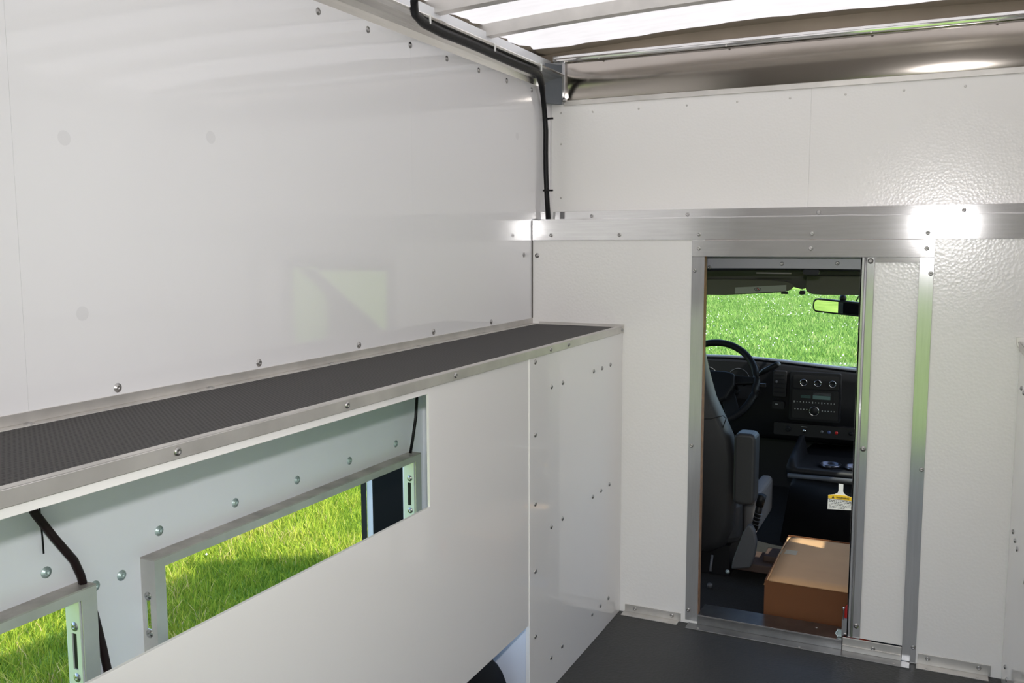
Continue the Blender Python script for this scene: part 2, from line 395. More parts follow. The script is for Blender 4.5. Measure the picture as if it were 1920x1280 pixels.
bar = M().tube([(x, .158, 1.957) for x in np.linspace(-.325, XR, 12)], .0085, 10).box(-.325, XR, .150, .172, 1.962, 1.970).obj('trim_roof_bar', ALU, smooth=False)
S(bar, 'aluminium bar along the top of the polished cove', 'trim')
for x in (-.15, .3, .75, 1.1): rivet(bar, (x, .150, 1.950), '-y', TINY)

xs = np.linspace(-.43, 1.63, 21); ys = np.linspace(YB, .20, 15)
ce = M().sheet([[(x, y, roofz(x)) for x in xs] for y in ys]).obj('ceiling', ROOFM, smooth=True, recalc=False)
S(ce, 'bright translucent fibreglass roof of the cargo body', 'ceiling')
# resin-soaked wavy edges
def wav(t, a, s): return a*(math.sin(t*9+s)+.6*math.sin(t*23+2*s)+.4*math.sin(t*51+s))
xs2 = np.linspace(-.43, 1.6, 90); g1 = []; g2 = []
for x in xs2:
    g1.append((x, .20, roofz(x)-.004)); g2.append((x, .105+wav(x, .007, 1.)-max(0, (-.25-x))*.35, roofz(x)-.004))
M().sheet([g1, g2]).obj('edge_band', FLANGE, ce, recalc=False)
ys2 = np.linspace(YB, .19, 160); g1 = []; g2 = []
for y in ys2:
    xx = -.372+wav(y*1.7, .012, .4); g1.append((-.43, y, roofz(-.43)-.004)); g2.append((xx, y, roofz(xx)-.004))
M().sheet([g1, g2]).obj('edge_band', FLANGE, ce, recalc=False)
# roof bows
bx = np.linspace(-.385, 1.585, 15)
prof2 = lambda y0: [(y0-.018, -.041), (y0+.018, -.041), (y0+.018, -.003), (y0-.018, -.003)]
for k in range(10):
    y0 = -.325-.322*k
    if k == 0: bow0 = M().loft([[(x, y, roofz(x)+z) for y, z in prof2(0)] for x in bx]).mesh('roof_bow', MILL)
    o = bpy.data.objects.new('roof_bow', bow0); col.objects.link(o); o.location = (0, y0, 0); adopt(o, ce)
# left and right roof rails
rp = [(XL, 1.852), (-.334, 1.870), (-.322, 1.882), (-.305, 1.893), (-.290, 1.899), (-.285, 1.903), (-.288, 1.907), (-.33, 1.925), (-.385, 1.955), (-.40, 1.982), (-.43, 1.98), (-.43, 1.96), (-.345, 1.96-.06), (-.3452, 1.852)]
S(M().prism(rp, 'y', YB, .17).obj('trim_roof_rail_left', ALUY), 'long aluminium roof rail along the top of the left wall', 'trim')
S(M().prism([(1.2-x, z) for x, z in rp], 'y', YB, .17).obj('trim_roof_rail_right', ALUY), 'long aluminium roof rail along the top of the right wall', 'trim')

# wiring loom
lm = thing('wiring_loom', 'thick black wiring loom along the roof rail and down the front left corner', 'cable', (-.32, .09, 1.38))
lp = [(-.20, -.95, 1.955), (-.235, -.93, 1.940), (-.268, -.90, 1.915), (-.290, -.86, 1.894), (-.299, -.80, 1.886)] + [(-.302+.001*math.sin(6*y), y, 1.882+.0015*math.sin(9*y)) for y in np.linspace(-.7, -.06, 9)] + \
     [(-.309, -.01, 1.876), (-.317, .030, 1.855), (-.323, .055, 1.82), (-.326, .075, 1.77), (-.326, .088, 1.70), (-.3265, .088, 1.62), (-.326, .09, 1.55), (-.323, .093, 1.46), (-.321, .10, 1.382)]
lr = [.0105]*4+[.014]*10+[.0125]*2+[.0095]*8
M().tube(lp, lr[:len(lp)] if len(lr) >= len(lp) else lr+[.0095]*(len(lp)-len(lr)), 10).obj('conduit', LOOM, lm, True)
for y in (-.79, -.40, -.045): M().box(-.287, -.284, y-.003, y+.003, 1.884, 1.908).obj('tie_end', TAGW, lm)
for z in (1.742, 1.488):
    M().lathe([(.0115, -.003), (.0118, -.002), (.0118, .002), (.0115, .003)], (-.3258, .0895, z), (0, 0, 1), 10).box(-.315, -.298, .086, .091, z-.003, z+.003).obj('cable_tie', BLACK, lm)

# ------------------------------------------------------------------ left side cabinet
def cabinet_left():
    t = thing('side_cabinet', 'white side cabinet with long window cutout and black matted shelf, along the left wall', 'cabinet', (-.15, -1.6, 0))
    CY0, CY1, CZ0, CZ1 = -2.98, -1.303, .7295, .979
    ap = M().box(-.006, 0, YB, CY0, .255, .993).box(-.006, 0, CY0, CY1, .255, CZ0).box(-.006, 0, CY0, CY1, CZ1, .993).box(-.006, 0, CY1, -.782, .255, .993)
    ap.obj('access_panel', CABP, t)
    B(-.010, .0025, -.783, -.757, .0, .993).obj('joint_strip', CABP, t, bevel=.0015)
    B(-.006, .0015, -.757, -.1585, .001, .993).obj('end_panel', CABP, t)
    B(-.006, .0005, -.1575, -.001, .001, .993).obj('corner_panel', CABP, t)
    for y, z in [(-.743, z) for z in (.98, .78, .587, .396, .208)] + [(y, z) for z in (.896, .490, .097) for y in (-.63, -.546, -.288, -.21)]: rivet(t, (.0015, y, z), '+x', POP)
    for z in (.897, .49, .093): rivet(t, (.0005, -.126, z), '+x', POP)
    B(XL, -.006, YB, -.001, .985, 1.009).obj('shelf_board', CABP, t)
    B(-.316, -.002, YB, -.018, 1.009, 1.0125).obj('shelf_mat', SHELFM, t)
    bk = M().box(XL, -.315, YB, -.001, 1.009, 1.0135).box(XL, XL+.003, YB, -.001, 1.0135, 1.0318).obj('back_angle', MILL, t, bevel=.0006, seg=1)
    for k in range(-3, 5): rivet(bk, (-.329, -.40-.400*(4-k), 1.0135), '+z', FLAT)
    ft = M().box(-.016, .0035, YB, .0, 1.0125, 1.0145).box(.001, .0045, YB, 0, .9925, 1.0145).obj('front_angle', MILL, t, bevel=.0006, seg=1)
    for y in (-2.836, -2.425, -2.014, -1.603, -1.191, -.642, -.507, -.02): rivet(ft, (.0045, y, 1.004), '+x')
    ea = M().box(-.312, .0, -.018, -.001, 1.009, 1.0135).box(-.312, .006, -.004, -.001, 1.0135, 1.021).obj('end_angle', MILL, t)
    for x in (-.28, -.03): rivet(ea, (x, -.010, 1.0135), '+z', TINY)
    B(XO, -.007, -.668, -.660, .0, .985).obj('partition', SKIN, t)
    B(XO, -.007, YB+.01, -.668, -.012, .0).obj('compartment_floor', SKIN, t)
    # black wheel housing in the lower compartment
    M().prism([(-1.34+.56*math.cos(a), .0+.33*math.sin(a)) for a in np.linspace(0, PI, 25)], 'x', XO+.002, -.06).obj('wheel_housing', BLACK, t, bevel=.004)
cabinet_left()
def cabinet_right():
    t = thing('side_cabinet', 'white side cabinet along the right wall, only its front corner in view', 'cabinet', (1.37, -1.6, 0))
    B(XC, XC+.006, YB, -.159, .001, .993).obj('access_panel', CABP, t)
    B(XC+.0003, XC+.006, -.157, -.001, .001, .993).obj('corner_panel', CABP, t)
    for z in (.897, .49, .093):
        for y in (-.126, -.21, -.286, -.546, -.63): rivet(t, (XC, y, z), '-x')
    B(XC+.006, XR, YB, -.001, .985, 1.009).obj('shelf_board', CABP, t)
    B(XC+.002, 1.516, YB, -.018, 1.009, 1.0125).obj('shelf_mat', SHELFM, t)
    ft = M().box(XC-.0035, XC+.016, YB, -.02, 1.0125, 1.0145).box(XC-.0045, XC-.001, YB, -.012, .9925, 1.0145).obj('front_angle', MILL, t, bevel=.0006, seg=1)
    # rounded end tab of the angle against the bulkhead
    et = M().prism([(1.184, 1.027), (1.24, 1.027), (1.24, .985), (1.205, .982), (1.194, .990), (1.187, 1.002), (1.184, 1.012)], 'y', -.006, -.0).obj('end_tab', MILL, t, bevel=.001)
    rivet(et, (1.193, -.006, 1.012), '-y', TINY)
cabinet_right()

# ------------------------------------------------------------------ outer skin of the left side with hatch openings
H2 = (-1.705, -.773); H1 = (-2.90, -1.895); HZ0, HZ1 = .16, .675
wo = M()
wo.box(-.406, XO, YB, .06, HZ1, 1.0).box(-.406, XO, YB, .06, -.35, HZ0)
for a, b in ((YB, H1[0]-.025), (H1[1], H2[0]-.025), (H2[1], .06)): wo.box(-.406, XO, a, b, HZ0, HZ1)
wo = wo.obj('wall_left_outer', SKIN); S(wo, 'pale blue-grey inside of the outer skin behind the cabinet cutout', 'wall')
for y in (-2.36, -2.146, -1.933, -1.681, -1.466, -1.254, -1.04, -.817): rivet(wo, (XO, y, .733), '+x', BIG)
for y in (-1.776, -1.836): rivet(wo, (XO, y, .674), '+x', BIG)
def hatch(a, b, label, cable_side):
    t = thing('hatch_frame', label, 'frame', (XF, (a+b)/2, HZ0-.02), 'hatch frames of the left compartments')
    tw = .026; zt = .695; zb = HZ0-.02
    # top angle
    B(XO, XF, a-tw, b+.031, zt-.003, zt).obj('top_ledge', DIRTY, t)
    B(XF-.003, XF, a-tw, b+.031, HZ1, zt-.003).obj('top_face', MILL, t)
    # rear jamb, side leg pierced by a latch slot
    rj = M().box(XO, XF-.003, a-tw, a-tw+.003, .612, zt-.003).box(XO, XF-.003, a-tw, a-tw+.003, zb, .552).box(XO, XO+.010, a-tw, a-tw+.003, .552, .612).box(XO+.022, XF-.003, a-tw, a-tw+.003, .552, .612)
    rj.obj('jamb_side', MILL, t)
    B(XF-.003, XF, a-tw, a, zb, HZ1).obj('jamb_face', MILL, t)
    # front jamb
    B(XF-.003, XF, b, b+.031, zb, HZ1).obj('jamb_face', MILL, t)
    B(XF-.003, XF, a-tw, b+.031, zb-.02, zb).obj('sill_face', MILL, t)
    pl = M().box(XO, XF-.004, b-.004, b-.001, .612, HZ1).box(XO, XF-.004, b-.004, b-.001, zb, .545).box(XO, XF-.026, b-.004, b-.001, .545, .612).box(XF-.014, XF-.004, b-.004, b-.001, .545, .612)
    pl = pl.obj('latch_plate', GALV, t)
    B(XF-.030, XF-.010, b-.001, b+.004, .54, .615).obj('latch_pocket', BLACK, pl)
    for z in (.625, .530): rivet(pl, (XF-.018, b-.004, z), '-y', FLAT, 'bolt')
    for z in (.619, .543): rivet(t, (XO+.016, a-tw, z), '-y', FLAT, 'bolt')
hatch(*H2, 'aluminium hatch frame with grass behind, nearer the cab', 0)
hatch(*H1, 'aluminium hatch frame cut by the left edge of the view', 0)
# cables in the compartment
def cable(path, r, label, m=WIRE):
    tag(M().tube(path, r, 8).obj('cable', m, smooth=True), label, 'cable')
cable([(-.385, -1.995, .98), (-.38, -1.985, .90), (-.372, -1.968, .852), (-.37, -1.938, .803), (-.372, -1.899, .748), (-.38, -1.880, .712), (-.388, -1.868, .68), (-.388, -1.850, .627), (-.386, -1.838, .56), (-.384, -1.826, .48), (-.38, -1.81, .36), (-.38, -1.80, .17)], .0075,
      'dark cable curving down the outer skin between the hatches')
cable([(-.372, -.74, .98), (-.371, -.742, .88), (-.372, -.752, .80), (-.375, -.765, .74), (-.381, -.770, .698)], .0045, 'thin black cable dropping to the corner of the nearer hatch frame', LOOM)
cable([(-.396, -1.945, .97), (-.395, -1.942, .85), (-.394, -1.9405, .80), (-.394, -1.940, .77)], .0016, 'short thin wire hanging beside the dark cable', LOOM)

# ------------------------------------------------------------------ rear end of the body
S(M().box(XL-.09, .38, YB-.04, YB, -.03, 1.0).box(1.2, XR+.09, YB-.04, YB, -.03, 1.0).obj('wall_rear_added', mat('added_rear_lining', (.40, .38, .36), .6)), 'unseen grey rear wall added for reflections, beside the rear doorway', 'wall')  # unseen, added to darken what the polished metal reflects
S(M().prism([(x, roofz(x)-.004) for x in np.linspace(-.43, 1.63, 15)]+[(1.63, 1.0), (-.43, 1.0)], 'y', YB-.04, YB).obj('door_rear_added', mat('added_rear_door', (.42, .40, .37), .6)), 'unseen grey rear door added for reflections, lowered partway', 'door')  # unseen, added to keep bright sky out of the metal reflections
S(B(1.60, 1.63, YB, .06, -.35, 1.0).obj('wall_right_outer', SKIN), 'outer skin of the right side of the body', 'wall')

# ================================================================== CAB
S(B(-.40, 1.56, .034, 1.95, -.05, -.004).obj('floor_cab', CARP), 'black carpeted cab floor', 'floor')
# cab shell: firewall, roof, right door with window opening, pillars
cabw = M().box(-.40, 1.56, 1.95, 1.98, -.3, .66).obj('wall_firewall', BLACK); S(cabw, 'black firewall at the front of the cab', 'wall')
rs = M().box(1.50, 1.54, .04, 1.95, -.3, .62).box(1.50, 1.54, 1.30, 1.95, .62, .70).box(1.50, 1.54, .04, .24, .62, 1.24)
rs.box(1.50, 1.54, .24, .90, 1.275, 1.30).prism([(.24, .62), (.50, .62), (.44, .96), (.38, 1.035), (.24, 1.04)], 'x', 1.50, 1.54)  # unseen rear corner filled in to shape the sun patch on the box
rs.prism([(1.05, 1.16), (1.15, 1.16), (1.98, .66), (1.88, .66)], 'x', 1.50, 1.54)
rs = rs.obj('wall_cab_right', DASHM); S(rs, 'dark right side of the cab with window opening shaped for the sun patch', 'wall')
S(M().prism([(.24, .62), (1.30, .62), (1.88, .66), (1.15, 1.16), (1.05, 1.20), (.90, 1.275), (.24, 1.275)], 'x', 1.518, 1.522).obj('window_2', GLASS), 'side window in the right cab door', 'window')
ls = M().box(-.42, -.38, .04, .28, -.3, 1.24).box(-.42, -.38, .28, 1.30, -.3, -.06).box(-.42, -.38, .28, 1.12, 1.14, 1.24).box(-.42, -.38, 1.40, 1.98, -.3, .68)
ls.prism([(1.05, 1.16), (1.15, 1.16), (1.98, .66), (1.85, .66)], 'x', -.42, -.38)
S(ls.obj('wall_cab_left', DASHM), 'dark left side of the cab with open doorway', 'wall')
hl = M().loft([[(x, .30, 1.275), (x, .62, 1.27), (x, 1.10, 1.182), (x, 1.16, 1.172), (x, 1.16, 1.20), (x, .62, 1.30), (x, .30, 1.31)] for x in (-.40, 1.54)]).obj('ceiling_cab', LINER); S(hl, 'dark grey headliner of the cab', 'ceiling')
# rear header of the cab, arched below
arch = lambda x: 1.204+.008*(1-((x-.55)/.6)**2)
hx = np.linspace(-.36, 1.5, 24)
hd = M().prism([(x, arch(x)) for x in hx]+[(1.5, 1.30), (-.36, 1.30)], 'y', .20, .206).obj('trim_cab_header', PAINTG)
S(hd, 'lavender grey painted header above the cab opening', 'trim')
for x, z in ((.248, 1.213), (.493, 1.227), (.67, 1.230), (.95, 1.22)): rivet(hd, (x, .20, z), '-y', POP, 'screw')
sl = M().tube([(x, .335, 1.199+.011*(1-((x-.56)/.45)**2)) for x in np.linspace(-.36, 1.5, 30)], .008, 8).obj('trim_seal', RUB, smooth=True)
S(sl, 'arched black rubber seal below the cab header', 'trim')
M().prism(rrect(.545, .60, 1.188, 1.206, .008), 'y', .325, .345).obj('clip', BLACK, sl)
B(.38, .50, .36, .37, 1.188, 1.1925).obj('liner_lip', mat('pale_liner_edge', (.30, .28, .25), .8), sl)
# windshield
ws = M().sheet([[(x, y+.10*(1-((x-.57)/.95)**2)*(1 if y > 1.5 else .4), z) for x in np.linspace(-.38, 1.5, 9)] for y, z in ((1.90, .66), (1.53, .915), (1.14, 1.178))]).obj('window_1', GLASS, smooth=True, recalc=False)
S(ws, 'windshield of the cab looking out on the lawn', 'window')
S(M().loft([[(x, 2.0, .55), (x, 2.75, .38), (x, 2.95, .20), (x, 2.95, -.30), (x, 2.0, -.30)] for x in (-.38, 1.52)]).obj('hood', WPAINT), 'white hood in front of the windshield', 'hood')

# visors
def visor(pts, y, label, mt=VIS):
    t = thing('sun_visor', label, 'visor', (sum(p[0] for p in pts)/len(pts), y, max(p[1] for p in pts)), 'sun visors')
    v = M().prism(pts, 'y', y-.009, y+.009).obj('visor_pad', mt, t, bevel=.006, seg=3)
    return t, v
t, v = visor([(-.28, 1.130), (-.28, 1.060), (.10, 1.063), (.345, 1.080), (.378, 1.088), (.395, 1.100), (.398, 1.112), (.385, 1.124), (.36, 1.131), (.30, 1.136), (.1, 1.137)], 1.15, 'long taupe sun visor with a printed label, driver side')
def lab(x, z): return (x, 1.1405, z)
m = M(); m.v = [(.146, 1.1405, 1.068), (.368, 1.1405, 1.086), (.368, 1.1405, 1.114), (.146, 1.1405, 1.100)]; m.f = [(0, 1, 2, 3)]
L_ = M().prism([(.146, 1.0705), (.368, 1.0875), (.368, 1.1135), (.146, 1.0985)], 'y', 1.1395, 1.142).obj('warning_label', VISL, v)
M().tube([(.245+.014*math.cos(a), 1.139, 1.0925+.007*math.sin(a)) for a in np.linspace(0, 2*PI, 18)[:-1]], .0012, 5, True).tube([(.237, 1.139, 1.089), (.243, 1.139, 1.097), (.250, 1.139, 1.090)], .0014, 5).obj('airbag_symbol', INK, L_)
M().tube([(.243, 1.1385, 1.098), (.252, 1.1385, 1.090)], .0014, 5).obj('red_stroke', RED, L_)
B(.346, .375, 1.143, 1.157, 1.073, 1.084).obj('visor_clip', BLACK, t)
t, v = visor([(.452, 1.155), (.447, 1.105), (.455, 1.085), (.475, 1.076), (.52, 1.073), (.90, 1.078), (.90, 1.160)], 1.15, 'taupe sun visor above the rear-view mirror', VIS)
M().prism(rrect(.423, .448, 1.072, 1.090, .007), 'y', 1.14, 1.155).obj('visor_clip', BLACK, t)
M().prism([(-.36, 1.19), (-.36, 1.128), (.30, 1.128), (.40, 1.103), (.43, 1.095), (.47, 1.105), (.50, 1.15), (1.5, 1.15), (1.5, 1.19)], 'y', 1.165, 1.18).obj('header_trim', LINER, hl)
# mirror
mr = thing('rearview_mirror', 'black rear-view mirror hanging from the windshield', 'mirror', (.60, 1.2, .985))
mx_ = Matrix.Translation((.595, 1.20, 1.016)) @ Matrix.Rotation(math.radians(-20.9), 4, 'Z') @ Matrix.Rotation(math.radians(3), 4, 'Y')
mpts = rrect(-.135, .135, -.031, .031, .022)
M().prism(mpts, 'y', -.004, .022).xf(mx_).obj('housing', BLACK, mr, bevel=.004)
M().prism(rrect(-.126, .126, -.0235, .0235, .016), 'y', -.0055, -.0038).xf(mx_).obj('mirror_glass', MIRR, mr)
M().lathe([(.006, -.014), (.013, -.010), (.015, 0), (.012, .010), (.005, .014)], (.597, 1.215, 1.058), (0, 0, 1), 14).obj('ball_joint', BLACK, mr, True)
M().tube([(.597, 1.215, 1.06), (.60, 1.27, 1.10)], .007, 8).obj('stem', BLACK, mr, True)
M().tube([(.652, 1.215, 1.046), (.664, 1.24, 1.075), (.668, 1.26, 1.11)], .003, 6).obj('lead', BLACK, mr, True)

# steering wheel
sw = thing('steering_wheel', 'dark steering wheel behind the driver seat', 'steering wheel', (.07, 1.06, .52))
tilt = math.radians(29)
smx = Matrix.Translation((.072, 1.06, .677)) @ Matrix.Rotation(-tilt, 4, 'X')
def P3(x, z, y=0): return tuple(smx @ Vector((x, y, z)))
M().tube([(.192*math.cos(a), 0, .192*math.sin(a)) for a in np.linspace(0, 2*PI, 49)[:-1]], .0155, 10, True).xf(smx).obj('rim', DASHM, sw, True)
M().prism([(-.10, .035), (-.06, .045), (.06, .045), (.10, .035), (.105, -.02), (.075, -.085), (.05, -.10), (-.05, -.10), (-.075, -.085), (-.105, -.02)], 'y', -.035, .03).xf(smx).obj('hub_pad', DASHM, sw, bevel=.012, seg=3)
for sx in (1, -1):
    M().prism([(sx*.09, .035), (sx*.19, .030), (sx*.19, .002), (sx*.115, -.005), (sx*.10, -.01)], 'y', -.012, .010).xf(smx).obj('spoke', DASHM, sw, bevel=.003)
    M().prism([(sx*.085, -.06), (sx*.105, -.05), (sx*.135, -.125), (sx*.12, -.15), (sx*.085, -.168), (sx*.055, -.09)], 'y', -.012, .010).xf(smx).obj('spoke', DASHM, sw, bevel=.003)
    M().tube([P3(sx*.10, -.01), P3(sx*.118, -.03), P3(sx*.112, -.05)], .008, 6).obj('spoke_web', DASHM, sw, True)
M().tube([(.072, 1.085, .66), (.072, 1.40, .49)], [.045, .055], 14).obj('column', BLACK, sw, True)
sh = M().tube([(.19, 1.16, .655), (.262, 1.13, .712), (.285, 1.12, .729), (.352, 1.09, .770)], [.006, .007, .0125, .0125], 10).obj('shift_lever', DASHM, sw, True)
M().tube([(.350, 1.091, .769), (.356, 1.088, .7725)], [.0127, .009], 10).obj('lever_cap', SEATL, sh, True)
B(.215, .29, 1.14, 1.16, .655, .67).obj('ignition_bezel', BLACK, sw)

# dashboard
da = thing('dashboard', 'black dashboard with radio and climate controls below the windshield', 'dashboard', (.57, 1.5, .36))
def zt(x): return float(np.interp(x, (-.4, .1, .25, .45, .66, 1.1, 1.5), (.745, .757, .752, .737, .722, .715, .70)))
body = []
for x in np.linspace(-.378, 1.498, 26):
    z = zt(x)
    body.append([(x, 1.94, z-.10), (x, 1.75, z-.070), (x, 1.45, z-.020), (x, 1.372, z-.008), (x, 1.357, z-.020), (x, 1.36, z-.06), (x, 1.375, .52), (x, 1.37, .40), (x, 1.44, .36), (x, 1.94, .36)])
M().loft(body).obj('dash_body', DASHM, da, True)
tp = []
for x in np.linspace(-.37, 1.49, 26):
    z = zt(x); tp.append([(x, 1.93, z-.075), (x, 1.75, z-.042), (x, 1.45, z-.0015), (x, 1.378, z+.0045), (x, 1.364, z-.002), (x, 1.372, z-.007), (x, 1.45, z-.016), (x, 1.75, z-.066), (x, 1.93, z-.097)])
M().loft(tp).obj('top_pad', DASHT, da, True)
# instrument cluster
ic = M().prism(rrect(-.14, .225, .56, .737, .03), 'y', 1.348, 1.36).obj('instrument_cluster', BLACK, da)
for x in (-.02, .13):
    M().tube([(x+.05*math.cos(a), 1.3465, .655+.05*math.sin(a)) for a in np.linspace(.1, 2.6, 16)], .0016, 5).obj('dial_arc', SEATL, ic, True)
M().tube([(.155, 1.345, .668), (.172, 1.345, .640)], .0015, 5).obj('needle', RED, ic)
# vent left of the stack
vt = M().prism(rrect(.290, .352, .582, .706, .008), 'y', 1.338, 1.37).obj('air_vent', BLACK, da, bevel=.003)
for k in range(5): B(.300, .342, 1.334, 1.339, .603+.021*k, .607+.021*k).obj('louvre', DASHM, vt)
M().lathe([(.006, 0), (.006, .008), (0, .009)], (.308, 1.338, .655), (0, -1, 0), 10).obj('vent_thumbwheel', SEATL, vt)
M().prism(rrect(.288, .345, .525, .560, .008), 'y', 1.345, 1.372).obj('lamp_switch', BLACK, da)
B(.303, .315, 1.3435, 1.346, .546, .549).obj('switch_mark', VISL, da)
# centre stack
stk = M().prism(rrect(.366, .592, .478, .708, .010), 'y', 1.338, 1.375).obj('centre_stack', DASHM, da, bevel=.003)
cc = M().prism(rrect(.384, .580, .632, .692, .006), 'y', 1.334, 1.339).obj('climate_panel', BLACK, stk)
rd = M().prism(rrect(.380, .582, .492, .624, .006), 'y', 1.334, 1.339).obj('radio', BLACK, stk)
KN = M().lathe([(.0165, 0), (.0160, .010), (.0125, .013), (.0120, .011), (0, .011)], (0, 0, 0), (0, -1, 0), 18)
kme = KN.mesh('knob', BLACK, True)
for x in (.430, .492, .556):
    o = bpy.data.objects.new('knob', kme); col.objects.link(o); o.location = (x, 1.334, .660); adopt(o, da)
    M().tube([(x+.0145*math.cos(a), 1.3215, .660+.0145*math.sin(a)) for a in np.linspace(0, 2*PI, 21)[:-1]], .0013, 5, True).obj('knob_ring', CHROME, o, True).matrix_parent_inverse = Matrix.Translation((-x, -1.334, -.660))
M().lathe([(.021, 0), (.020, .010), (.016, .013), (0, .012)], (.480, 1.334, .530), (0, -1, 0), 20).obj('radio_knob', BLACK, da, True)
M().tube([(.480+.0205*math.cos(a), 1.3225, .530+.0205*math.sin(a)) for a in np.linspace(0, 2*PI, 25)[:-1]], .0013, 5, True).obj('radio_knob_ring', CHROME, da, True)
dsp = B(.415, .565, 1.3325, 1.3345, .583, .618).obj('display', BLACK, da)
B(.471, .548, 1.3315, 1.3327, .585, .602).obj('display_segment', LCD, dsp)
for k in range(3): B(.473, .550, 1.3312, 1.3317, .6045+.004*k, .6060+.004*k).obj('display_line', SEATL, dsp)
B(.418, .462, 1.3315, 1.3327, .587, .600).obj('display_segment', mat('dim_green', (.02, .05, .045), .3), dsp)
mk = M()
for k in range(14):
    x = .388+.0135*k; mk.box(x, x+(.003 if k % 3 else .0035), 1.3325, 1.3342, .566 if k % 3 else .5635, .570 if k % 3 else .572)
for k in range(5):
    mk.box(.392+.013*k, .397+.013*k, 1.3325, 1.3342, .532, .536); mk.box(.512+.013*k, .517+.013*k, 1.3325, 1.3342, .530, .534)
b_ = mk.obj('button_print', VISL, da); b_['kind'] = 'stuff'
# switch row under the radio
sr = M().prism(rrect(.30, .66, .405, .462, .006), 'y', 1.342, 1.375).obj('switch_row', BLACK, da)
B(.424, .450, 1.3405, 1.343, .449, .451).obj('plate_print', VISL, sr)
M().lathe([(.007, 0), (.007, .004), (0, .004)], (.437, 1.342, .431), (0, -1, 0), 12).obj('toggle', CHROME, sr, True)
for x, mm in ((.515, SEATL), (.546, BLUEB), (.578, RED)):
    M().lathe([(.0075, 0), (.007, .003), (0, .0035)], (x, 1.342, .434), (0, -1, 0), 12).obj('switch_button', mm, sr, True)
M().lathe([(.014, 0), (.013, .005), (.006, .006), (0, .004)], (.364, 1.342, .435), (0, -1, 0), 14).obj('socket', DASHM, sr, True)
M().lathe([(.010, 0), (.009, .005), (0, .005)], (.640, 1.342, .436), (0, -1, 0), 14).obj('socket', DASHM, sr, True)

# engine cover with tray
en = thing('engine_cover', 'black engine cover with cup-holder tray under the dashboard', 'console', (.72, 1.2, 0))
M().loft([[(.43, y, -.004), (.40, y, .02), (.435, y, zz-.03), (.47, y, zz), (1.0, y, zz), (1.05, y, zz-.03), (1.08, y, -.004)] for y, zz in ((.955, .295), (1.02, .315), (1.42, .36))]).obj('cover', DASHM, en, True)
tr = M().loft([[(.42, y, .315), (.415, y, .345), (.425, y, zz), (.445, y, zz), (.46, y, .342), (1.0, y, .342), (1.0, y, .315)] for y, zz in ((.965, .350), (1.0, .385), (1.30, .42))]).obj('tray', DASHM, en, True)
for x in (.585, .685):
    M().lathe([(.042, 0), (.045, .012), (.041, .012), (.037, -.008), (0, -.008)], (x, 1.06, .343), (0, 0, 1), 20).obj('cup_holder', mat('cup_liner', (.11, .11, .13), .2, .8), tr, True)
M().tube([(.425, .957, .312), (.72, .949, .316), (1.0, .957, .312)], .010, 8).obj('tray_lip', SEATL, en, True)

# warning tag
tg = thing('warning_tag', 'white and yellow warning tag hanging from the console', 'tag', (.637, .938, .19))
tw = M().prism([(.633, .302), (.651, .302), (.651, .270), (.656, .262), (.668, .254), (.70, .248), (.70, .197), (.592, .190), (.593, .250), (.618, .256), (.630, .264), (.633, .272)], 'y', .9385, .940).obj('tag_card', TAGW, tg)
M().prism([(.5935, .2495), (.618, .2555), (.662, .2555), (.699, .2475), (.699, .236), (.5935, .237)], 'y', .9375, .9385).obj('yellow_band', TAGY, tg)
def text(s, size, loc, name, m, parent):
    cu = bpy.data.curves.new(name, 'FONT'); cu.body = s; cu.size = size; cu.extrude = .0002; cu.align_x = 'CENTER'
    o = bpy.data.objects.new(name, cu); col.objects.link(o); bpy.context.view_layer.update()
    me = bpy.data.meshes.new_from_object(o.evaluated_get(bpy.context.evaluated_depsgraph_get())); bpy.data.objects.remove(o); bpy.data.curves.remove(cu)
    me.materials.clear(); me.materials.append(m)
    me.transform(Matrix.Translation(loc) @ Matrix.Rotation(PI/2, 4, 'X'))
    q = bpy.data.objects.new(name, me); col.objects.link(q); adopt(q, parent); return q
text('WARNING', .0105, (.651, .9372, .2405), 'warning_word', INK, tg)
M().prism([(.608, .2395), (.618, .2395), (.613, .2495)], 'y', .937, .9376).obj('warning_triangle', INK, tg)
mk = M()
for k in range(6):
    z = .229-.0062*k; x = .597
    while x < (.694 if k < 5 else .66):
        w = random.uniform(.004, .011); mk.box(x, x+w, .9380, .9386, z, z+(.0022 if k < 2 else .0014)); x += w+.003
b_ = mk.obj('small_print', INK, tg); b_['kind'] = 'stuff'

# driver seat
se = thing('driver_seat', 'dark grey vinyl driver seat seen from behind', 'seat', (.07, .5, 0))
hp = [(.10, .975), (.155, .955), (.182, .90), (.196, .83), (.225, .72), (.262, .64), (.292, .57), (.304, .48), (.304, .32), (.292, .20), (.262, .12), (.20, .085)]
op = hp + [(.14-x, z) for x, z in reversed(hp)]
def lean(y0, pts, k): return [(x, y0-(z-.1)*.12+k, z) for x, z in pts]
cx, cz = .07, .5
def shr(pts, s): return [(cx+(x-cx)*s, cz+(z-cz)*s) for x, z in pts]
bk = M().loft([lean(.455, shr(op, .90), 0), lean(.455, shr(op, .975), .016), lean(.455, op, .045), lean(.455, op, .075), lean(.455, shr(op, .95), .115)]).obj('backrest', SEATM, se, True)
M().tube([(x, .455-(z-.1)*.12-.001, z) for x, z in ((-.10, .640), (.0, .632), (.12, .632), (.22, .640), (.262, .655))], .0022, 6).obj('seam', RUB, bk, True)
M().tube([(x, .455-(z-.1)*.12+.012, z) for x, z in ((.262, .655), (.275, .645), (.262, .60), (.25, .2))], .0018, 6).obj('piping', RUB, bk, True)
M().prism(rrect(-.17, .31, .50, 1.0, .06), 'z', .12, .30).obj('cushion', SEATM, se, bevel=.03, seg=3)
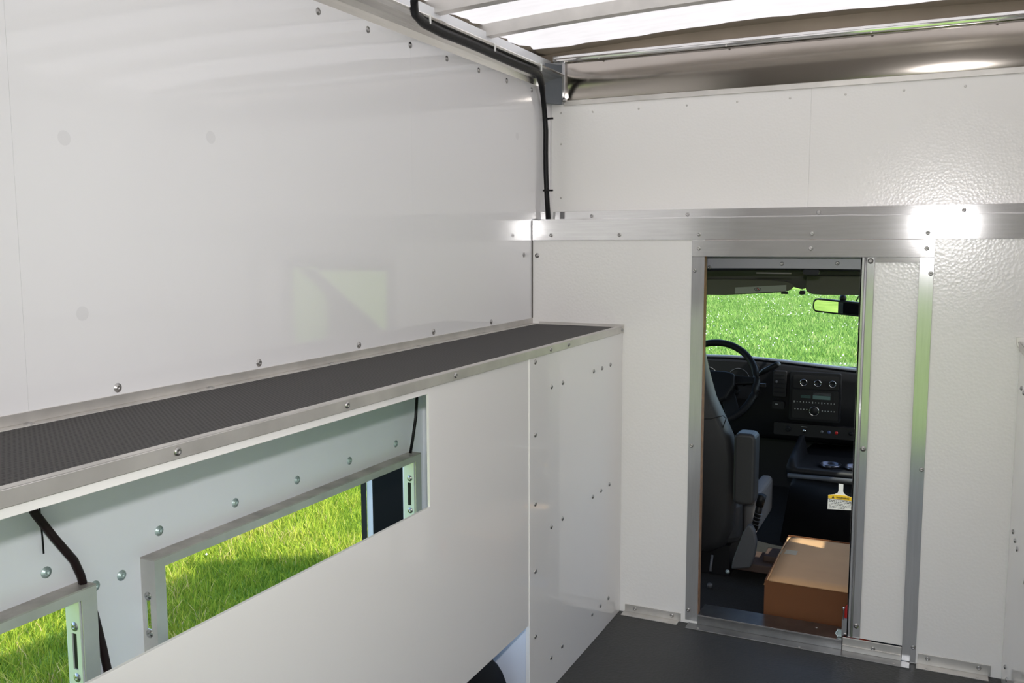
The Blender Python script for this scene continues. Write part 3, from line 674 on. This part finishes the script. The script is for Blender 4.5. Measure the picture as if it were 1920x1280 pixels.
M().prism(rrect(.31, .362, .60, .98, .02), 'z', .14, .30).obj('cushion_bolster', mat('sunlit_grey_bolster', (.13, .125, .125), .6), se, bevel=.03, seg=3)  # paler than the seat: the sunlit cushion side is in the colour
am = M().prism(rrect(.312, .392, .328, .598, .022), 'y', .37, .46).obj('armrest', SEATM, se, bevel=.012, seg=3)
bc = M().tube([(.372, .50, .20), (.386, .49, .27), (.392, .485, .30)], .013, 8).tube([(.392, .485, .30), (.402, .48, .345)], [.015, .017], 8).obj('belt_buckle', BLACK, se, True)
for k in range(4): M().lathe([(.014, -.001), (.0155, 0), (.014, .001)], (.376+.0042*k, .497-.003*k, .225+.015*k), (.25, -.05, .97), 10).obj('buckle_rib', SEATL, bc)
M().prism([(.300, .052), (.372, .068), (.388, .12), (.392, .17), (.384, .212), (.372, .232), (.358, .234), (.342, .205), (.318, .13), (.304, .085)], 'y', .435, .47).obj('recliner_cover', SEATL, se, bevel=.010, seg=3)
B(-.14, .28, .50, .92, .0, .12).obj('pedestal', BLACK, se)
M().box(.30, .44, .50, .66, .030, .062).box(.40, .455, .55, .66, .062, .085).obj('seat_track', mat('tan_track', (.06, .035, .026), .7), se, bevel=.004)
M().tube([(.235, .40, .11), (.238, .36, .06)], .005, 8).obj('lever', SEATL, se, True)
M().lathe([(.004, 0), (.010, .004), (.011, .014), (.006, .020)], (.238, .355, -.004), (0, 0, 1), 12).obj('floor_bolt', SEATL, se, True)
M().lathe([(.006, 0), (.009, .006), (.005, .012)], (.290, .43, .045), (0, -1, 0), 12).obj('side_bolt', ZINC, se, True)

# cardboard box
bo = thing('cardboard_box', 'brown cardboard box on the cab floor behind the doorway', 'box', (.64, .39, -.004))
M().box(.478, .482, .125, .66, -.004, .146).box(.80, .804, .125, .66, -.004, .146).box(.482, .80, .125, .129, -.004, .146).box(.482, .80, .656, .66, -.004, .146).box(.482, .80, .129, .656, -.004, .0).obj('carton', CARDE, bo)
tf = []
for x in np.linspace(.492, .802, 8):
    tf.append([(x, y, .150+.010*math.sin(PI*(y-.12)/.55)-.012*max(0, (y-.58)/.1)) for y in np.linspace(.122, .664, 10)]+[(x, y, .146+.010*math.sin(PI*(y-.12)/.55)-.012*max(0, (y-.58)/.1)) for y in np.linspace(.664, .122, 10)])
M().loft(tf).obj('top_flap', CARD, bo, True)
M().loft([[(.474, y, .128), (.484, y, .150+dz), (.489, y, .149+dz), (.480, y, .126)] for y, dz in ((.13, -.004), (.3, .002), (.45, .008), (.60, .004), (.655, -.01))]).obj('side_flap', CARD, bo, True)
M().sheet([[(.476, y, .142), (.487, y, .1575), (.51, y, .161), (.545, y, .161)] for y in (.385, .435)]).obj('tape', TAPE, bo, True)
# red canister
rc = thing('red_canister', 'red canister sliver beside the box behind the sliding door edge', 'canister', (.80, .085, -.004))
M().lathe([(.040, 0), (.042, .004), (.042, .115), (.030, .135), (.012, .145)], (.785, .080, -.004), (0, 0, 1), 20).obj('cylinder', RED, rc, True)
M().lathe([(.012, 0), (.012, .02), (.008, .024)], (.785, .080, .139), (0, 0, 1), 12).obj('neck', BLACK, rc, True)

# open driver door
dd = thing('cab_door', 'black-lined driver door standing open outside the truck', 'door', (-.95, .9, -.35))
dm = Matrix.Translation((-.45, 1.25, 0)) @ Matrix.Rotation(math.radians(-54.6), 4, 'Z')   # local -y runs along the door, +x is its inner face
M().box(-.06, -.02, -1.22, 0, -.35, .70).xf(dm).obj('shell', WPAINT, dd, bevel=.01)
M().prism(rrect(-1.195, -.03, -.33, .68, .01), 'x', -.02, .012).xf(dm).obj('inner_trim', DASHM, dd, bevel=.008)
M().box(-.05, .006, -1.222, -1.196, -.35, .70).xf(dm).obj('grey_edge', SKIN, dd)
M().box(-.03, .012, -1.25, -1.224, -.35, .72).xf(dm).obj('edge_seal', RUB, dd)
M().tube([(.014, -1.0, -.30), (.014, -1.0, -.05), (.014, -.985, .02), (.014, -.95, .065), (.014, -.90, .085), (.014, -.80, .085), (.014, -.75, .065), (.014, -.715, .02), (.014, -.70, -.05), (.014, -.70, -.30)], .012, 8).xf(dm).obj('pocket_rim', BLACK, dd, True)
M().box(.012, .05, -.62, -.20, .25, .31).xf(dm).obj('armrest', DASHM, dd, bevel=.01)
M().box(-.05, -.01, -1.20, -1.14, .70, 1.14).box(-.05, -.01, -1.14, -.25, 1.08, 1.14).xf(dm).obj('window_frame', RUB, dd)
M().box(-.034, -.030, -1.14, -.10, .70, 1.08).xf(dm).obj('window_pane', GLASS, dd)

# ================================================================== grass
def blades(name, x0, x1, y0, y1, n, h, w, label, m=BLADE, dens=None):
    x = rng.uniform(x0, x1, n); y = rng.uniform(y0, y1, n)
    patch = .5+.5*np.sin(x*2.3+1.7*np.sin(y*1.9))*np.sin(y*2.9+1.3*np.sin(x*2.1))
    patch2 = .5+.5*np.sin(x*7.1+2*np.sin(y*5))*np.sin(y*8.3+2*np.sin(x*6))
    hh = h*rng.uniform(.45, 1.25, n)*(.6+.5*patch+.3*patch2)
    a = rng.uniform(0, 2*PI, n); ln = hh*rng.uniform(.15, .95, n); la = rng.uniform(0, 2*PI, n)
    ww = w*rng.uniform(.6, 1.3, n)
    dx, dy = np.cos(a)*ww/2, np.sin(a)*ww/2; lx, ly = np.cos(la)*ln, np.sin(la)*ln
    z0 = -.752
    V = np.zeros((n, 5, 3))
    V[:, 0] = np.stack([x-dx, y-dy, np.full(n, z0)], 1); V[:, 1] = np.stack([x+dx, y+dy, np.full(n, z0)], 1)
    V[:, 2] = np.stack([x+dx*.8+lx*.35, y+dy*.8+ly*.35, z0+hh*.6], 1); V[:, 3] = np.stack([x-dx*.8+lx*.35, y-dy*.8+ly*.35, z0+hh*.6], 1)
    V[:, 4] = np.stack([x+lx, y+ly, z0+hh], 1)
    me = bpy.data.meshes.new(name); me.vertices.add(n*5); me.vertices.foreach_set('co', V.ravel())
    b = np.arange(n)[:, None]*5
    loops = np.concatenate([b+np.array([0, 1, 2, 3]), b+np.array([3, 2, 4])], 1).ravel()
    me.loops.add(n*7); me.loops.foreach_set('vertex_index', loops)
    st = (np.arange(n)[:, None]*7+np.array([0, 4])).ravel()
    me.polygons.add(n*2); me.polygons.foreach_set('loop_start', st)
    me.update(calc_edges=True); me.validate()
    tone = np.clip(.15+.45*patch2*.6+.35*patch+rng.normal(0, .22, n), 0, 1)
    at = me.attributes.new('tone', 'FLOAT', 'POINT'); at.data.foreach_set('value', np.repeat(tone, 5))
    me.materials.append(m)
    o = bpy.data.objects.new(name, me); col.objects.link(o); return tag(o, label, 'grass', kind='stuff')
blades('grass', -5.4, -.7, -1.6, 7.5, 250000, .085, .0055, 'tall sunlit grass seen through the side hatches')
blades('grass', -9.5, 2.2, 7.5, 37, 135000, .10, .022, 'green lawn seen through the windshield', BLADE2)
def flowers(name, n, box, s, label):
    m = M()
    for _ in range(n):
        x = random.uniform(*box[0]); y = random.uniform(*box[1])
        if math.sin(x*1.3+2*math.sin(y*.7))+random.uniform(-1, 1) < 0: continue
        z = -.75+random.uniform(.06, .11); r = s*random.uniform(.6, 1.2); k = len(m.v)
        m.v += [(x+r, y, z), (x, y+r, z), (x-r, y, z), (x, y-r, z), (x, y, z+r), (x, y, z-r)]
        m.f += [(k, k+1, k+4), (k+1, k+2, k+4), (k+2, k+3, k+4), (k+3, k, k+4), (k+1, k, k+5), (k+2, k+1, k+5), (k+3, k+2, k+5), (k, k+3, k+5)]
    return tag(m.obj(name, FLOWER, recalc=False), label, 'flowers', kind='stuff')
flowers('clover_flowers', 2400, ((-9, 2), (9, 36)), .014, 'white clover flowers scattered over the lawn ahead')
flowers('clover_flowers', 50, ((-5, -1.9), (-.8, 5)), .010, 'few white clover flowers in the grass beside the truck')
